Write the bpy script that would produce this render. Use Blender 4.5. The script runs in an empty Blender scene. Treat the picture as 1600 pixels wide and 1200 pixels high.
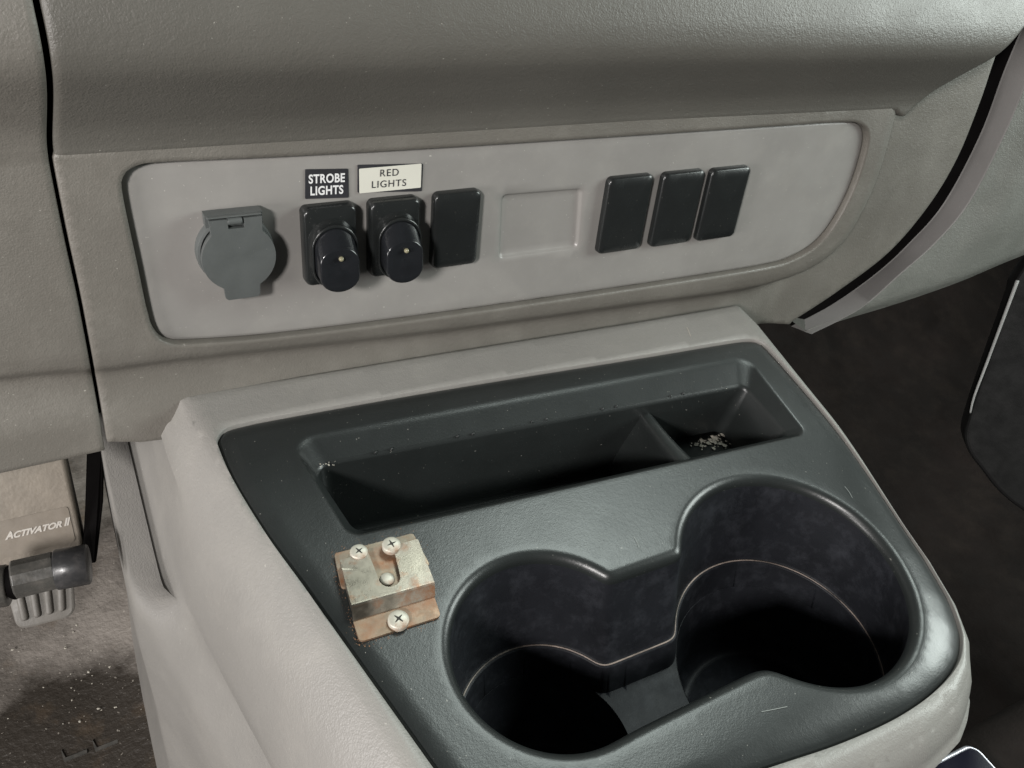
import bpy, math, random
import numpy as np
from mathutils import Matrix, Vector
from mathutils.geometry import delaunay_2d_cdt
random.seed(7); rng = np.random.default_rng(7)
C = bpy.context.scene
COL = C.collection
# ------------------------------------------------------------------ camera, world, lamps, exposure
F = 1300.0; EYE = np.array([0, 0, .25])
RIGHT = np.array([0.88458526, -0.43403771, 0.17064636])
UP = np.array([0.19002202, 0.66957223, 0.71802831])
BACK = np.array([-0.42591142, -0.6027307, 0.67477045])
cd = bpy.data.cameras.new('camera'); cam = bpy.data.objects.new('camera', cd); COL.objects.link(cam)
M4 = Matrix(((RIGHT[0], UP[0], BACK[0], EYE[0]), (RIGHT[1], UP[1], BACK[1], EYE[1]), (RIGHT[2], UP[2], BACK[2], EYE[2]), (0, 0, 0, 1)))
cam.matrix_world = M4
cd.sensor_width = 36; cd.lens = 36 * F / 1600; cd.clip_start = .01; cd.clip_end = 20
C.camera = cam
W = bpy.data.worlds.new('World'); C.world = W; W.use_nodes = True
W.node_tree.nodes['Background'].inputs[0].default_value = (.80, .86, .84, 1)
W.node_tree.nodes['Background'].inputs[1].default_value = .034
C.view_settings.view_transform = 'Standard'; C.view_settings.look = 'None'
C.view_settings.gamma = 1; C.view_settings.use_curve_mapping = False
C.view_settings.exposure = 0.0

def lamp(name, loc, target, size, power, color, size_y=None):
    d = bpy.data.lights.new(name, 'AREA'); d.energy = power; d.color = color
    d.shape = 'RECTANGLE' if size_y else 'DISK'; d.size = size
    if size_y: d.size_y = size_y
    o = bpy.data.objects.new(name, d); COL.objects.link(o)
    o.location = loc
    o.rotation_euler = (Vector(target) - Vector(loc)).to_track_quat('-Z', 'Y').to_euler()
    return o
lamp('key_light', (-.64, -.42, .62), (.12, .2, 0), .15, 13.0, (1, .965, .94))
lamp('door_light', (-.80, -.02, .12), (.0, .18, -.06), .30, 5.5, (1, .965, .945))
lamp('windscreen_light', (.80, .70, 1.40), (.2, .1, 0), .60, 15.0, (.89, 1, .95))
lamp('right_light', (1.05, -.08, .44), (.22, .1, 0), .46, 9.0, (.91, 1, .955))

# ------------------------------------------------------------------ geometry helpers
def ray(px, py):
    v = RIGHT * (px - 800) - UP * (py - 600) - BACK * F
    return v / np.linalg.norm(v)
def onz(px, py, z=0.0):
    r = ray(px, py); return EYE + r * (z - EYE[2]) / r[2]
QA = math.radians(80)
Q0 = np.array([0, .2494, 0]); QU = np.array([0, math.cos(QA), math.sin(QA)]); QN = np.array([0, -math.sin(QA), math.cos(QA)])
def q(px, py, n=0.0):                      # point on the fascia plane raised by n: (x, s)
    r = ray(px, py); P0 = Q0 + QN * n
    P = EYE + r * ((P0 - EYE) @ QN) / (r @ QN)
    return np.array([P[0], (P - Q0) @ QU])
def qw(x, s, n): return Q0 + np.array([1, 0, 0]) * x + QU * s + QN * n
QROT = (QA, 0, 0)
def sm(x, a, b):
    t = np.clip((np.asarray(x, float) - a) / (b - a), 0, 1); return t * t * (3 - 2 * t)
def resample(P, n, closed=True):
    P = np.asarray(P, float)
    if closed: P = np.vstack([P, P[:1]])
    d = np.r_[0, np.cumsum(np.linalg.norm(np.diff(P, axis=0), axis=1))]
    t = np.linspace(0, d[-1], n + 1 if closed else n)
    R = np.stack([np.interp(t, d, P[:, k]) for k in range(P.shape[1])], 1)
    return R[:-1] if closed else R
def spline(P, n=12, closed=True):          # Catmull-Rom
    P = np.asarray(P, float); m = len(P); out = []
    rngi = range(m) if closed else range(m - 1)
    for i in rngi:
        if closed: a, b, c, d = P[i - 1], P[i], P[(i + 1) % m], P[(i + 2) % m]
        else: a, b, c, d = P[max(i - 1, 0)], P[i], P[i + 1], P[min(i + 2, m - 1)]
        for k in range(n):
            t = k / n
            out.append(.5 * ((2 * b) + (-a + c) * t + (2 * a - 5 * b + 4 * c - d) * t * t + (-a + 3 * b - 3 * c + d) * t ** 3))
    if not closed: out.append(P[-1])
    return np.array(out)
def roundpoly(P, r, n=8):                  # polygon with rounded corners, fixed vertex count
    P = [np.asarray(p, float) for p in P]; m = len(P); out = []
    rs = r if isinstance(r, (list, tuple)) else [r] * m
    for i in range(m):
        a, b, c = P[i - 1], P[i], P[(i + 1) % m]
        u = (a - b) / np.linalg.norm(a - b); v = (c - b) / np.linalg.norm(c - b)
        ang = math.acos(np.clip(u @ v, -1, 1)); tl = rs[i] / math.tan(ang / 2)
        p0 = b + u * tl; p1 = b + v * tl
        cen = b + (u + v) / np.linalg.norm(u + v) * rs[i] / math.sin(ang / 2)
        a0 = math.atan2(*(p0 - cen)[::-1]); a1 = math.atan2(*(p1 - cen)[::-1])
        da = (a1 - a0 + math.pi) % (2 * math.pi) - math.pi
        for k in range(n + 1):
            t = a0 + da * k / n; out.append(cen + rs[i] * np.array([math.cos(t), math.sin(t)]))
    return np.array(out)
def area2(P): return .5 * np.sum(P[:, 0] * np.roll(P[:, 1], -1) - np.roll(P[:, 0], -1) * P[:, 1])
def ccw(P): return P if area2(P) > 0 else P[::-1]
def offs(P, d):                            # offset a ccw loop outward by d
    t = np.roll(P, -1, 0) - np.roll(P, 1, 0); t /= np.linalg.norm(t, axis=1)[:, None] + 1e-12
    return P + np.stack([t[:, 1], -t[:, 0]], 1) * d
def inside(pts, P):
    x, y = pts[:, 0], pts[:, 1]; r = np.zeros(len(pts), bool); Qp = np.roll(P, -1, 0)
    for (x1, y1), (x2, y2) in zip(P, Qp):
        if y1 == y2: continue
        c = ((y1 > y) != (y2 > y)) & (x < (x2 - x1) * (y - y1) / (y2 - y1) + x1); r ^= c
    return r
def dist(pts, P, closed=True):             # distance to a polyline
    best = np.full(len(pts), 1e9); A = P if closed else P[:-1]; B = np.roll(P, -1, 0) if closed else P[1:]
    for a, b in zip(A, B):
        ab = b - a; L = ab @ ab + 1e-18
        t = np.clip(((pts - a) @ ab) / L, 0, 1)
        best = np.minimum(best, ((pts - (a + t[:, None] * ab)) ** 2).sum(1))
    return np.sqrt(best)

class MB:
    def __init__(s): s.v = []; s.f = []
    def add(s, V, Fs):
        b = len(s.v); s.v += [tuple(map(float, p)) for p in V]; s.f += [tuple(int(i) + b for i in f) for f in Fs]; return b
    def loft(s, loops, cap0=False, cap1=False, closed=True):
        n = len(loops[0]); V = [p for L in loops for p in L]; Fs = []
        for j in range(len(loops) - 1):
            for i in range(n if closed else n - 1):
                k = (i + 1) % n; Fs.append((j * n + i, j * n + k, (j + 1) * n + k, (j + 1) * n + i))
        if cap0: Fs.append(tuple(range(n))[::-1])
        if cap1: Fs.append(tuple((len(loops) - 1) * n + i for i in range(n)))
        s.add(V, Fs)
    def grid(s, G):                        # G[j][i] -> points
        s.loft(G, closed=False)
    def build(s, name, mat, parent=None, smooth=True, merge=1e-5, angle=None, loc=None, rot=None, bevel=None, sub=0, flip=None):
        me = bpy.data.meshes.new(name); me.from_pydata(s.v, [], s.f)
        import bmesh
        bm = bmesh.new(); bm.from_mesh(me)
        if merge: bmesh.ops.remove_doubles(bm, verts=bm.verts, dist=merge)
        bmesh.ops.recalc_face_normals(bm, faces=bm.faces)
        if flip is not None:               # open sheets: make the area-weighted normal look along flip
            t = Vector((0, 0, 0))
            for f in bm.faces: t += f.normal * f.calc_area()
            if t.dot(Vector(flip)) < 0: bmesh.ops.reverse_faces(bm, faces=bm.faces)
        for f in bm.faces: f.smooth = smooth
        bm.to_mesh(me); bm.free()
        me.materials.append(mat)
        o = bpy.data.objects.new(name, me); COL.objects.link(o)
        if parent: o.parent = parent
        if loc is not None: o.location = loc
        if rot is not None: o.rotation_euler = rot
        if angle:
            for e in me.edges: pass
            me.set_sharp_from_angle(angle=math.radians(angle))
        if bevel:
            b = o.modifiers.new('bevel', 'BEVEL'); b.width = bevel; b.segments = 3; b.limit_method = 'ANGLE'; b.angle_limit = math.radians(35)
        return o
def sheet(loops, hole_idx, step, fn, extra=()):
    """triangulated sheet inside loops[0], outside the others flagged in hole_idx; fn(pts)->3D"""
    pts = []; edges = []
    for L in list(loops) + list(extra):
        b = len(pts); pts += [tuple(p) for p in L]; edges += [(b + i, b + (i + 1) % len(L)) for i in range(len(L))]
    lo = loops[0].min(0); hi = loops[0].max(0)
    gx, gy = np.meshgrid(np.arange(lo[0], hi[0], step), np.arange(lo[1], hi[1], step)); gx = gx + (np.arange(gx.shape[0]) % 2)[:, None] * step * .5
    G = np.stack([gx.ravel(), gy.ravel()], 1)
    k = inside(G, loops[0])
    for h in hole_idx: k &= ~inside(G, loops[h])
    G = G[k]
    for L in list(loops) + list(extra): G = G[dist(G, L) > step * .55]
    pts += [tuple(p) for p in G]
    S = 1000.0
    r = delaunay_2d_cdt([Vector((p[0] * S, p[1] * S)) for p in pts], edges, [], 0, 1e-4)
    V = np.array([(v.x / S, v.y / S) for v in r[0]]); Fs = np.array([list(f) for f in r[2] if len(f) == 3])
    cen = V[Fs].mean(1); k = inside(cen, loops[0])
    for h in hole_idx: k &= ~inside(cen, loops[h])
    return fn(V), [tuple(f) for f in Fs[k]]

def tube(mb, A, B, r, n=32, ends=.0008, flat=0):
    A = np.array(A, float); B = np.array(B, float); d = B - A; Ln = np.linalg.norm(d); d /= Ln
    u = np.cross(d, [0, .1, 1] if abs(d[2]) < .9 else [1, 0, 0]); u /= np.linalg.norm(u); v = np.cross(u, d)
    lp = []
    for t, k in ((0, .02), (0, .9), (ends / 2, .97), (ends, 1), (Ln - ends, 1), (Ln - ends / 2, .97), (Ln, .9), (Ln, .02)):
        lp.append([A + d * t + (u * math.cos(a) + v * math.sin(a)) * r * k for a in np.linspace(0, 2 * math.pi, n, endpoint=False)])
    mb.loft(np.array(lp))
def sweep(mb, path, r, n=10, taper=0.0):
    path = np.asarray(path, float); tg = np.gradient(path, axis=0); tg /= np.linalg.norm(tg, axis=1)[:, None]; lp = []
    for i, (p, d) in enumerate(zip(path, tg)):
        u = np.cross(d, [.3, .2, .9]); u /= np.linalg.norm(u); v = np.cross(u, d); k = r * (1 - taper * i / len(path))
        lp.append([p + (u * math.cos(a) + v * math.sin(a)) * k for a in np.linspace(0, 2 * math.pi, n, endpoint=False)])
    mb.loft(np.array(lp), cap0=True, cap1=True)

def thing(name, label, cat, loc=(0, 0, 0), rot=(0, 0, 0), group=None):
    o = bpy.data.objects.new(name, None); COL.objects.link(o); o.empty_display_size = .02
    o.location = loc; o.rotation_euler = rot; o['label'] = label; o['category'] = cat
    if group: o['group'] = group
    return o
def tag(o, label=None, cat=None, group=None, kind=None):
    if label: o['label'] = label
    if cat: o['category'] = cat
    if group: o['group'] = group
    if kind: o['kind'] = kind
    return o

# ------------------------------------------------------------------ materials
def mat(name, col, rough=.5, grain=0, gscale=1400, gdist=.0002, var=.12, vscale=25, metal=0, spec=.5, dust=0, dustcol=(.42, .40, .36), rvar=.1, rust=0, spots=0, streak=0, coat=0):
    m = bpy.data.materials.new(name); m.use_nodes = True; nt = m.node_tree; N = nt.nodes; L = nt.links
    b = N['Principled BSDF']; b.inputs['Metallic'].default_value = metal; b.inputs['Specular IOR Level'].default_value = spec
    if coat: b.inputs['Coat Weight'].default_value = coat; b.inputs['Coat Roughness'].default_value = .25
    tc = N.new('ShaderNodeTexCoord')
    def noise(scale, det=4, r=.55):
        n = N.new('ShaderNodeTexNoise'); n.inputs['Scale'].default_value = scale; n.inputs['Detail'].default_value = det; n.inputs['Roughness'].default_value = r
        L.new(tc.outputs['Object'], n.inputs['Vector']); return n
    def ramp(src, a, b_, lo=0, hi=1):
        r = N.new('ShaderNodeMapRange'); r.inputs['From Min'].default_value = a; r.inputs['From Max'].default_value = b_
        r.inputs['To Min'].default_value = lo; r.inputs['To Max'].default_value = hi; r.clamp = True; L.new(src, r.inputs['Value']); return r.outputs[0]
    def mix(a, b_, fac):
        x = N.new('ShaderNodeMix'); x.data_type = 'RGBA'
        if isinstance(a, tuple): x.inputs[6].default_value = (*a, 1)
        else: L.new(a, x.inputs[6])
        if isinstance(b_, tuple): x.inputs[7].default_value = (*b_, 1)
        else: L.new(b_, x.inputs[7])
        L.new(fac, x.inputs[0]); return x.outputs[2]
    dark = tuple(c * (1 - var) for c in col); lite = tuple(min(1, c * (1 + var)) for c in col)
    n1 = noise(vscale, 6, .6)
    cur = mix(dark, lite, ramp(n1.outputs[0], .3, .7))
    if dust:
        n2 = noise(vscale * 2.3, 8, .7); cur = mix(cur, dustcol, ramp(n2.outputs[0], .48, .75, 0, dust))
    if spots:
        n4 = noise(900, 2, .5); cur = mix(cur, (.6, .58, .52), ramp(n4.outputs[0], .735, .77, 0, spots))
    if rust:
        n3 = noise(110, 6, .7); cur = mix(cur, (.24, .10, .04), ramp(n3.outputs[0], .5 - .1 * rust, .68, 0, .85))
        n5 = noise(60, 3, .6); L.new(ramp(n5.outputs[0], .4, .62, metal, metal * .25), b.inputs['Metallic'])
    L.new(cur, b.inputs['Base Color'])
    n6 = noise(vscale * 3, 5, .6); L.new(ramp(n6.outputs[0], .3, .7, max(.03, rough - rvar), min(1, rough + rvar)), b.inputs['Roughness'])
    if grain:
        v = N.new('ShaderNodeTexNoise'); v.inputs['Scale'].default_value = gscale; v.inputs['Detail'].default_value = 2.5; L.new(tc.outputs['Object'], v.inputs['Vector'])
        v2 = noise(gscale * .35, 2)
        ad = N.new('ShaderNodeMath'); ad.operation = 'ADD'; L.new(v.outputs[0], ad.inputs[0]); L.new(v2.outputs[0], ad.inputs[1])
        bp = N.new('ShaderNodeBump'); bp.inputs['Strength'].default_value = grain; bp.inputs['Distance'].default_value = gdist
        L.new(ad.outputs[0], bp.inputs['Height']); L.new(bp.outputs[0], b.inputs['Normal'])
    return m
M_DASH = mat('dash_plastic', (.138, .128, .112), .50, .75, 1600, .00022, .07, 14, spots=.35, dust=.12)
M_TOP = mat('shaded_dash_plastic', (.104, .098, .086), .46, .75, 1600, .00022, .07, 14, spots=.35, rvar=.04)  # same dash moulding, darkened: shade on the overhang is put into the colour
M_FACE = mat('satin_panel_paint', (.248, .238, .225), .40, .15, 2600, .0001, .08, 22, spots=.6, dust=.14)
M_CONS = mat('console_plastic', (.235, .226, .211), .46, .7, 1600, .00022, .10, 9, spots=.4, dust=.2, rvar=.05)
M_TRAY = mat('tray_rubber_plastic', (.0170, .0195, .0192), .34, .30, 1800, .00012, .15, 30, spots=.35, dust=.03, dustcol=(.07, .075, .075), rvar=.015)
M_CUP = mat('cup_wall_plastic', (.013, .014, .017), .5, .3, 1800, .00015, .25, 45, dust=.5, dustcol=(.05, .053, .062), rvar=.05, spec=.18)
M_EDGE = mat('worn_edge', (.22, .18, .155), .5, 0, var=.85, vscale=70)
M_BLACK = mat('black_switch_plastic', (.015, .0165, .0165), .25, .15, 2200, .0001, .06, 60, spots=.15, rvar=.03)
M_KNOB = mat('glossy_knob_plastic', (.013, .014, .016), .18, 0, var=.2, vscale=60, rvar=.04)
M_LID = mat('socket_lid_plastic', (.085, .092, .090), .45, .3, 1600, .0001, .1, 60, spots=.2)
M_LED = mat('pearly_lens', (.25, .23, .15), .15, 0, var=.1)
M_VOID = mat('dark_gap', (.004, .0035, .0035), .8, 0, spec=.05)
M_TRIM = mat('trim_strip', (.20, .192, .186), .45, .3, 1200, .0002, .08, 20, spots=.3)
M_PASS = mat('passenger_plastic', (.15, .152, .138), .46, .75, 1500, .0003, .07, 14, spots=.45, dust=.1)
M_STEEL = mat('bracket_steel', (.25, .225, .185), .32, .1, 1500, .0001, .22, 90, metal=.9, rust=.02, rvar=.08)
M_RUST = mat('rusty_steel', (.23, .17, .12), .45, .1, 1500, .0001, .2, 90, metal=.6, rust=1.0, rvar=.12)
M_BASE = mat('tarnished_plate', (.24, .195, .145), .38, .1, 1500, .0001, .2, 90, metal=.7, rust=.35, rvar=.1)
M_SCREW = mat('screw_zinc', (.50, .48, .41), .42, .2, 1500, .0001, .15, 200, metal=.3, rust=.05)
M_SLOT = mat('screw_slot', (.02, .018, .014), .7)
M_LBLK = mat('label_black', (.028, .028, .032), .4)
M_LCRM = mat('label_cream', (.62, .61, .54), .45, var=.04)
M_SCR = mat('scratch_mark', (.40, .36, .32), .6)
M_SCR2 = mat('faint_scratch', (.20, .21, .20), .5)
M_FADE = mat('lettering_faded', (.48, .45, .41), .5)
M_WHITE = mat('lettering_white', (.70, .70, .70), .5, var=.02)
M_INK = mat('lettering_ink', (.03, .03, .035), .5, var=.02)
M_TAN = mat('controller_housing', (.23, .20, .165), .55, .6, 500, .0003, .2, 60, dust=.35, dustcol=(.32, .28, .23))
M_PLATE = mat('nameplate_film', (.20, .172, .14), .4, .1, var=.12, vscale=90)
M_BAR = mat('bar_plastic', (.030, .030, .031), .34, .2, 900, .0002, .3, 90, dust=.2, dustcol=(.2, .18, .17))
M_SLV = mat('sleeve_plastic', (.07, .068, .062), .32, .2, 900, .0002, .3, 90, dust=.4, dustcol=(.2, .18, .16))
M_PEDAL = mat('pedal_rubber', (.17, .16, .145), .55, .4, 700, .0003, .12, 60)
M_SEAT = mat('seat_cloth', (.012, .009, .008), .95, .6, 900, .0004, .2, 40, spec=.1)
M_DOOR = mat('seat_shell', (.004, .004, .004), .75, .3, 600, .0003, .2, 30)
M_CHROME = mat('pale_piping', (.42, .42, .41), .35, 0)
M_SCREEN = mat('phone_screen', (.006, .006, .012), .12, 0, rvar=.03, spec=.12)
M_FRAME = mat('phone_frame', (.62, .62, .68), .25, 0, metal=.7, rvar=.05, var=.02)
M_CRUMB = mat('crumb', (.40, .375, .32), .6, 0, var=.3, vscale=400)
M_LEAF = mat('dry_leaf', (.32, .22, .12), .7, 0, var=.4, vscale=300)

def floor_mat():
    m = bpy.data.materials.new('dusty_mat'); m.use_nodes = True; nt = m.node_tree; N = nt.nodes; L = nt.links
    b = N['Principled BSDF']; tc = N.new('ShaderNodeTexCoord')
    def noise(s, d=6, r=.65):
        n = N.new('ShaderNodeTexNoise'); n.inputs['Scale'].default_value = s; n.inputs['Detail'].default_value = d; n.inputs['Roughness'].default_value = r
        L.new(tc.outputs['Object'], n.inputs['Vector']); return n.outputs[0]
    def mr(src, a, b_, lo=0, hi=1):
        r = N.new('ShaderNodeMapRange'); r.inputs[1].default_value = a; r.inputs[2].default_value = b_; r.inputs[3].default_value = lo; r.inputs[4].default_value = hi
        r.clamp = True; L.new(src, r.inputs[0]); return r.outputs[0]
    def mx(a, b_, f):
        x = N.new('ShaderNodeMix'); x.data_type = 'RGBA'
        if isinstance(a, tuple): x.inputs[6].default_value = (*a, 1)
        else: L.new(a, x.inputs[6])
        x.inputs[7].default_value = (*b_, 1); L.new(f, x.inputs[0]); return x.outputs[2]
    at = N.new('ShaderNodeAttribute'); at.attribute_name = 'dust'
    ad = N.new('ShaderNodeMath'); ad.operation = 'ADD'; L.new(mr(noise(14), .3, .7, -.45, .45), ad.inputs[0]); L.new(at.outputs['Fac'], ad.inputs[1])
    c = mx((.038, .032, .026), (.26, .235, .21), mr(ad.outputs[0], .15, .95))
    c = mx(c, (.11, .078, .05), mr(noise(30), .55, .75, 0, .6))
    c = mx(c, (.50, .46, .40), mr(noise(420, 2, .5), .70, .76, 0, .55))
    L.new(c, b.inputs['Base Color']); b.inputs['Roughness'].default_value = .45
    bp = N.new('ShaderNodeBump'); bp.inputs['Strength'].default_value = .9; bp.inputs['Distance'].default_value = .0016
    L.new(noise(190, 3), bp.inputs['Height']); L.new(bp.outputs[0], b.inputs['Normal'])
    return m
M_FLOOR = floor_mat()
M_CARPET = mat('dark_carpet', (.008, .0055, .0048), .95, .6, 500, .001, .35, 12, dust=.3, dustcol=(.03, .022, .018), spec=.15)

# ------------------------------------------------------------------ fascia shapes (x, s, n)
PANEL_PX = [(192, 300), (194, 272), (210, 259), (250, 252), (450, 243), (700, 229), (1000, 210), (1200, 197), (1310, 190), (1338, 193), (1350, 208),
            (1346, 240), (1328, 295), (1302, 345), (1275, 378), (1240, 400), (1190, 415), (1000, 445), (700, 488), (450, 520), (300, 532), (262, 530), (244, 518), (232, 490), (215, 410)]
PANEL = ccw(resample(spline([q(*p) for p in PANEL_PX], 16), 420))
CREASE_PX = [(-700, 290), (-250, 262), (76, 238), (215, 230), (400, 219), (700, 202), (1000, 184), (1200, 175), (1397, 166)]
CREASE = np.array([q(*p) for p in CREASE_PX])
def crease_s(x): return np.interp(x, CREASE[:, 0], CREASE[:, 1])
U_PX = [(-800, 680), (-250, 605), (60, 572), (160, 566), (260, 553), (400, 538), (700, 506), (1000, 466), (1130, 449), (1210, 435), (1270, 412), (1312, 378), (1345, 325), (1372, 260), (1397, 166), (1404, 120), (1410, 60)]
U = spline([q(*p) for p in U_PX], 6, False)
UPOLY = np.vstack([U, [U[-1][0], .4], [U[0][0], .4]])
def HB(P):                                  # relief of the fascia
    P = np.asarray(P, float); d = dist(P, U, False); ins = inside(P, UPOLY)
    out = np.where(ins, 0, d)
    rt = sm(P[:, 0], .30, .36)              # right side is set deeper than the underside
    dep = .0075 * (1 - rt) + .014 * rt; wid = .0095 * (1 - rt) + .012 * rt
    n = .0024 - dep * sm(out / wid, 0, 1)
    n = n - .0010 * (1 - sm(np.where(ins, d, 0), 0, .0045))
    n += .0035 * sm(out, .012, .032) * (1 - rt)
    return n
NE = .0215
TE = q(650, 92, NE)[1] - crease_s(q(650, 92, NE)[0])      # height of the roll's front edge above the crease
TP = np.array([(0, .0026), (.003, .0032), (TE * .3, NE * .28), (TE * .6, NE * .60), (TE * .86, NE * .90), (TE, NE), (TE + .005, NE + .0007), (TE + .013, NE - .0003), (TE + .024, NE - .0042), (TE + .040, NE - .014), (TE + .08, NE - .060)])
TPs = spline(TP, 8, False)
def HT(t): return np.interp(t, TPs[:, 0], TPs[:, 1])
def H_all(x, s):
    x = np.atleast_1d(np.asarray(x, float)); s = np.atleast_1d(np.asarray(s, float)); t = s - crease_s(x)
    return np.where(t > 0, HT(np.maximum(t, 0)) + .0006, HB(np.stack([x, np.minimum(s, crease_s(x))], 1)))
def qh(px, py):
    n = 0.0
    for _ in range(12):
        p = q(px, py, n); n = .5 * n + .5 * float(H_all(p[0], p[1])[0])
    return q(px, py, n)

dash = thing('dashboard', 'worn grey moulded plastic dashboard with a long switch recess, above the console', 'dashboard', tuple(Q0), QROT)
SEAM_PX = [(46, -60), (55, 0), (68, 55), (75, 100), (79, 140), (78, 190), (77, 232), (88, 290), (104, 370), (124, 460), (143, 560), (157, 640), (166, 697)]
SEAM = np.array([qh(*p) for p in SEAM_PX]); SEAM = SEAM[np.argsort(SEAM[:, 1])]
_ts = np.linspace(SEAM[0, 1], SEAM[-1, 1], 80); _xs = np.interp(_ts, SEAM[:, 1], SEAM[:, 0])
_k = np.ones(5) / 5; _xs = np.convolve(np.pad(_xs, 2, 'edge'), _k, 'valid')
def seam_x(s): return np.interp(s, _ts, _xs)
GAP = .0009
# --- centre fascia sheet (below the crease)
GAPC_PX = [(1578, 30), (1554, 100), (1532, 165), (1497, 250), (1452, 324), (1390, 396), (1310, 457), (1240, 503)]
NG = -.0115
gapc = spline([q(p[0], p[1], NG) for p in GAPC_PX], 8, False)
topx = [q(px, py) + np.array([0, .0025]) for px, py in CREASE_PX if px > 100]
sl = np.linspace(q(166, 697)[1], crease_s(0), 30)
left = [np.array([seam_x(s) + GAP, s]) for s in sl]
bot = [q(1236, 508, NG), q(1195, 512, -.006), q(1150, 520, -.004), q(600, 620, -.004), q(300, 680, -.003), q(222, 692, -.002)]
out = np.array(left + topx + [q(1402, 150), q(1480, 95, NG)] + list(gapc) + bot)
OUT = ccw(resample(out, 900))
HOLE = offs(PANEL, .0006)
mb = MB()
lips = [offs(PANEL, d) for d in (.0022, .0045)]
def fB(P): return np.c_[P, HB(P)]
V, Fs = sheet([OUT, HOLE], [1], .0022, fB, extra=[resample(L, 300) for L in lips])
mb.add(V, Fs)
h3 = lambda L, n: np.c_[L, np.full(len(L), n) if np.isscalar(n) else n]
hn = HB(HOLE)
mb.loft([h3(HOLE, hn), h3(offs(PANEL, .00035), hn - .0006), h3(offs(PANEL, .0002), hn - .0016), h3(offs(PANEL, .0002), -.006)])
on = HB(OUT)
mb.loft([h3(OUT, on), h3(offs(OUT, .0004), on - .0006), h3(offs(OUT, .0006), on - .0016), h3(offs(OUT, .0006), on - .008)])
mb.build('fascia', M_DASH, dash, flip=(0, 0, 1))
# --- upper roll
mb = MB()
xc = CREASE[-1, 0]
SIL_PX = [(1397, 166), (1410, 182), (1440, 163), (1500, 120), (1560, 74), (1600, 43), (1680, -20), (1800, -110)]
SIL = np.array([q(px, py, n) for (px, py), n in zip(SIL_PX, (.001, .001, .004, .011, .0175, .021, .021, .021))])
xs = np.r_[np.linspace(0, 1, 120)]
x0 = 0.0; xmax = SIL[-1, 0] - .002
cols = np.r_[np.linspace(0, xc, 150), np.linspace(xc, xmax, 70)[1:]]
G = []
ts = np.r_[np.linspace(0, .07, 60), np.linspace(.075, .16, 14)]
botS = np.where(cols <= xc, crease_s(cols), np.interp(cols, SIL[:, 0], SIL[:, 1]))
edge = sm(cols, xc, xc + .012)
for r_ in (3, 2, 1):                       # rolled-under edge where the roll overhangs the cheek
    nb = HT(np.maximum(botS - crease_s(np.minimum(cols, xc)), 0) * 1.0)
    G.append(np.stack([cols, botS - .0009 * r_ * (1 - edge) - .0003 * (r_ == 2) * edge + .0012 * (r_ == 3) * edge, nb - edge * (.0012, .006, .05)[r_ - 1] - (1 - edge) * .0005 * r_], 1))
for t in ts:
    s = botS + t * (1 + 0 * cols)
    tt = np.maximum(s - crease_s(np.minimum(cols, xc)), 0)
    G.append(np.stack([cols, s, HT(tt) - edge * .0010 * np.exp(-t / .0012)], 1))
G = np.array(G)
# left boundary follows the seam
for row in G:
    sx = seam_x(row[0, 1]) + GAP
    f = np.clip(1 - row[:, 0] / .05, 0, 1); row[:, 0] += sx * f
    # rounded edge toward the seam
lead = []
for row in G:
    p = row[0]; lead.append([[p[0], p[1], p[2] - .006], [p[0], p[1], p[2] - .0008], [p[0] + .0004, p[1], p[2] - .0002]])
G = [np.vstack([l, r[1:]]) for l, r in zip(lead, G)]
mb.grid(G)
mb.build('upper_fascia', M_TOP, dash, flip=(0, 0, 1))
# --- driver side panel, left of the seam
mb = MB(); G = []
sb = np.linspace(0, 1, 130)
for k in sb:
    row = []
    for i in range(70):
        u = i / 69; x_ = None
        xr = 0
        pb = np.interp(-.12 + .12 * u, [-.14, 0.0], [q(-250, 800, -.003)[1], q(166, 702, -.003)[1]])
        s = pb + (.235 - pb) * k
        xr = seam_x(s) - GAP
        x_ = -.16 + (xr + .16) * u
        row.append((x_, s))
    G.append(row)
G = np.array(G); sh = G.shape
nn = H_all(G[..., 0].ravel(), G[..., 1].ravel()).reshape(sh[:2])
G3 = np.dstack([G, nn])
e1 = G3[:, -1:].copy(); e1[..., 2] -= .0007; e1[..., 0] += .0001
e2 = e1.copy(); e2[..., 2] -= .008
G3[:, -1, 0] -= .0004; G3[:, -1, 2] -= .0001
G3 = np.concatenate([G3, e1, e2], 1)
b1 = G3[:1].copy(); b1[..., 2] -= .0012; b1[..., 1] -= .0008
b2 = b1.copy(); b2[..., 2] -= .02
G3 = np.concatenate([b2, b1, G3], 0)
mb.grid(list(G3))
mb.build('side_panel', M_DASH, dash, flip=(0, 0, 1))
# --- passenger side lower panel with its flat edge strip
C1_PX = [(1640, -60), (1598, 40), (1568, 112), (1530, 213), (1474, 318), (1420, 380), (1369, 427), (1300, 476), (1236, 510)]
C2_PX = [(1680, -60), (1635, 50), (1604, 130), (1568, 215), (1514, 318), (1462, 380), (1408, 428), (1345, 482), (1268, 522)]
n1, n2 = -.022, -.007
c1 = resample(spline([q(p[0], p[1], n1) for p in C1_PX], 8, False), 90, False)
c2 = resample(spline([q(p[0], p[1], n2) for p in C2_PX], 8, False), 90, False)
mb = MB()
mb.loft([h3(c1, n1), h3(c1 + [.0006, 0], n1 + .0006), h3(c2 - [.0006, 0], n2 - .0006), h3(c2, n2 + 0.0)], closed=False)
mb.build('edge_strip', M_TRIM, dash, smooth=True, angle=30)
lowe = [q(1268, 522, n2), q(1330, 503, n2), q(1400, 480, n2), q(1500, 442, n2), q(1600, 400, n2), q(1750, 345, n2)]
mb = MB()
rows = 60
lo = resample(spline(lowe, 6, False), 90, False); hi_ = c2[::-1]
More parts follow.
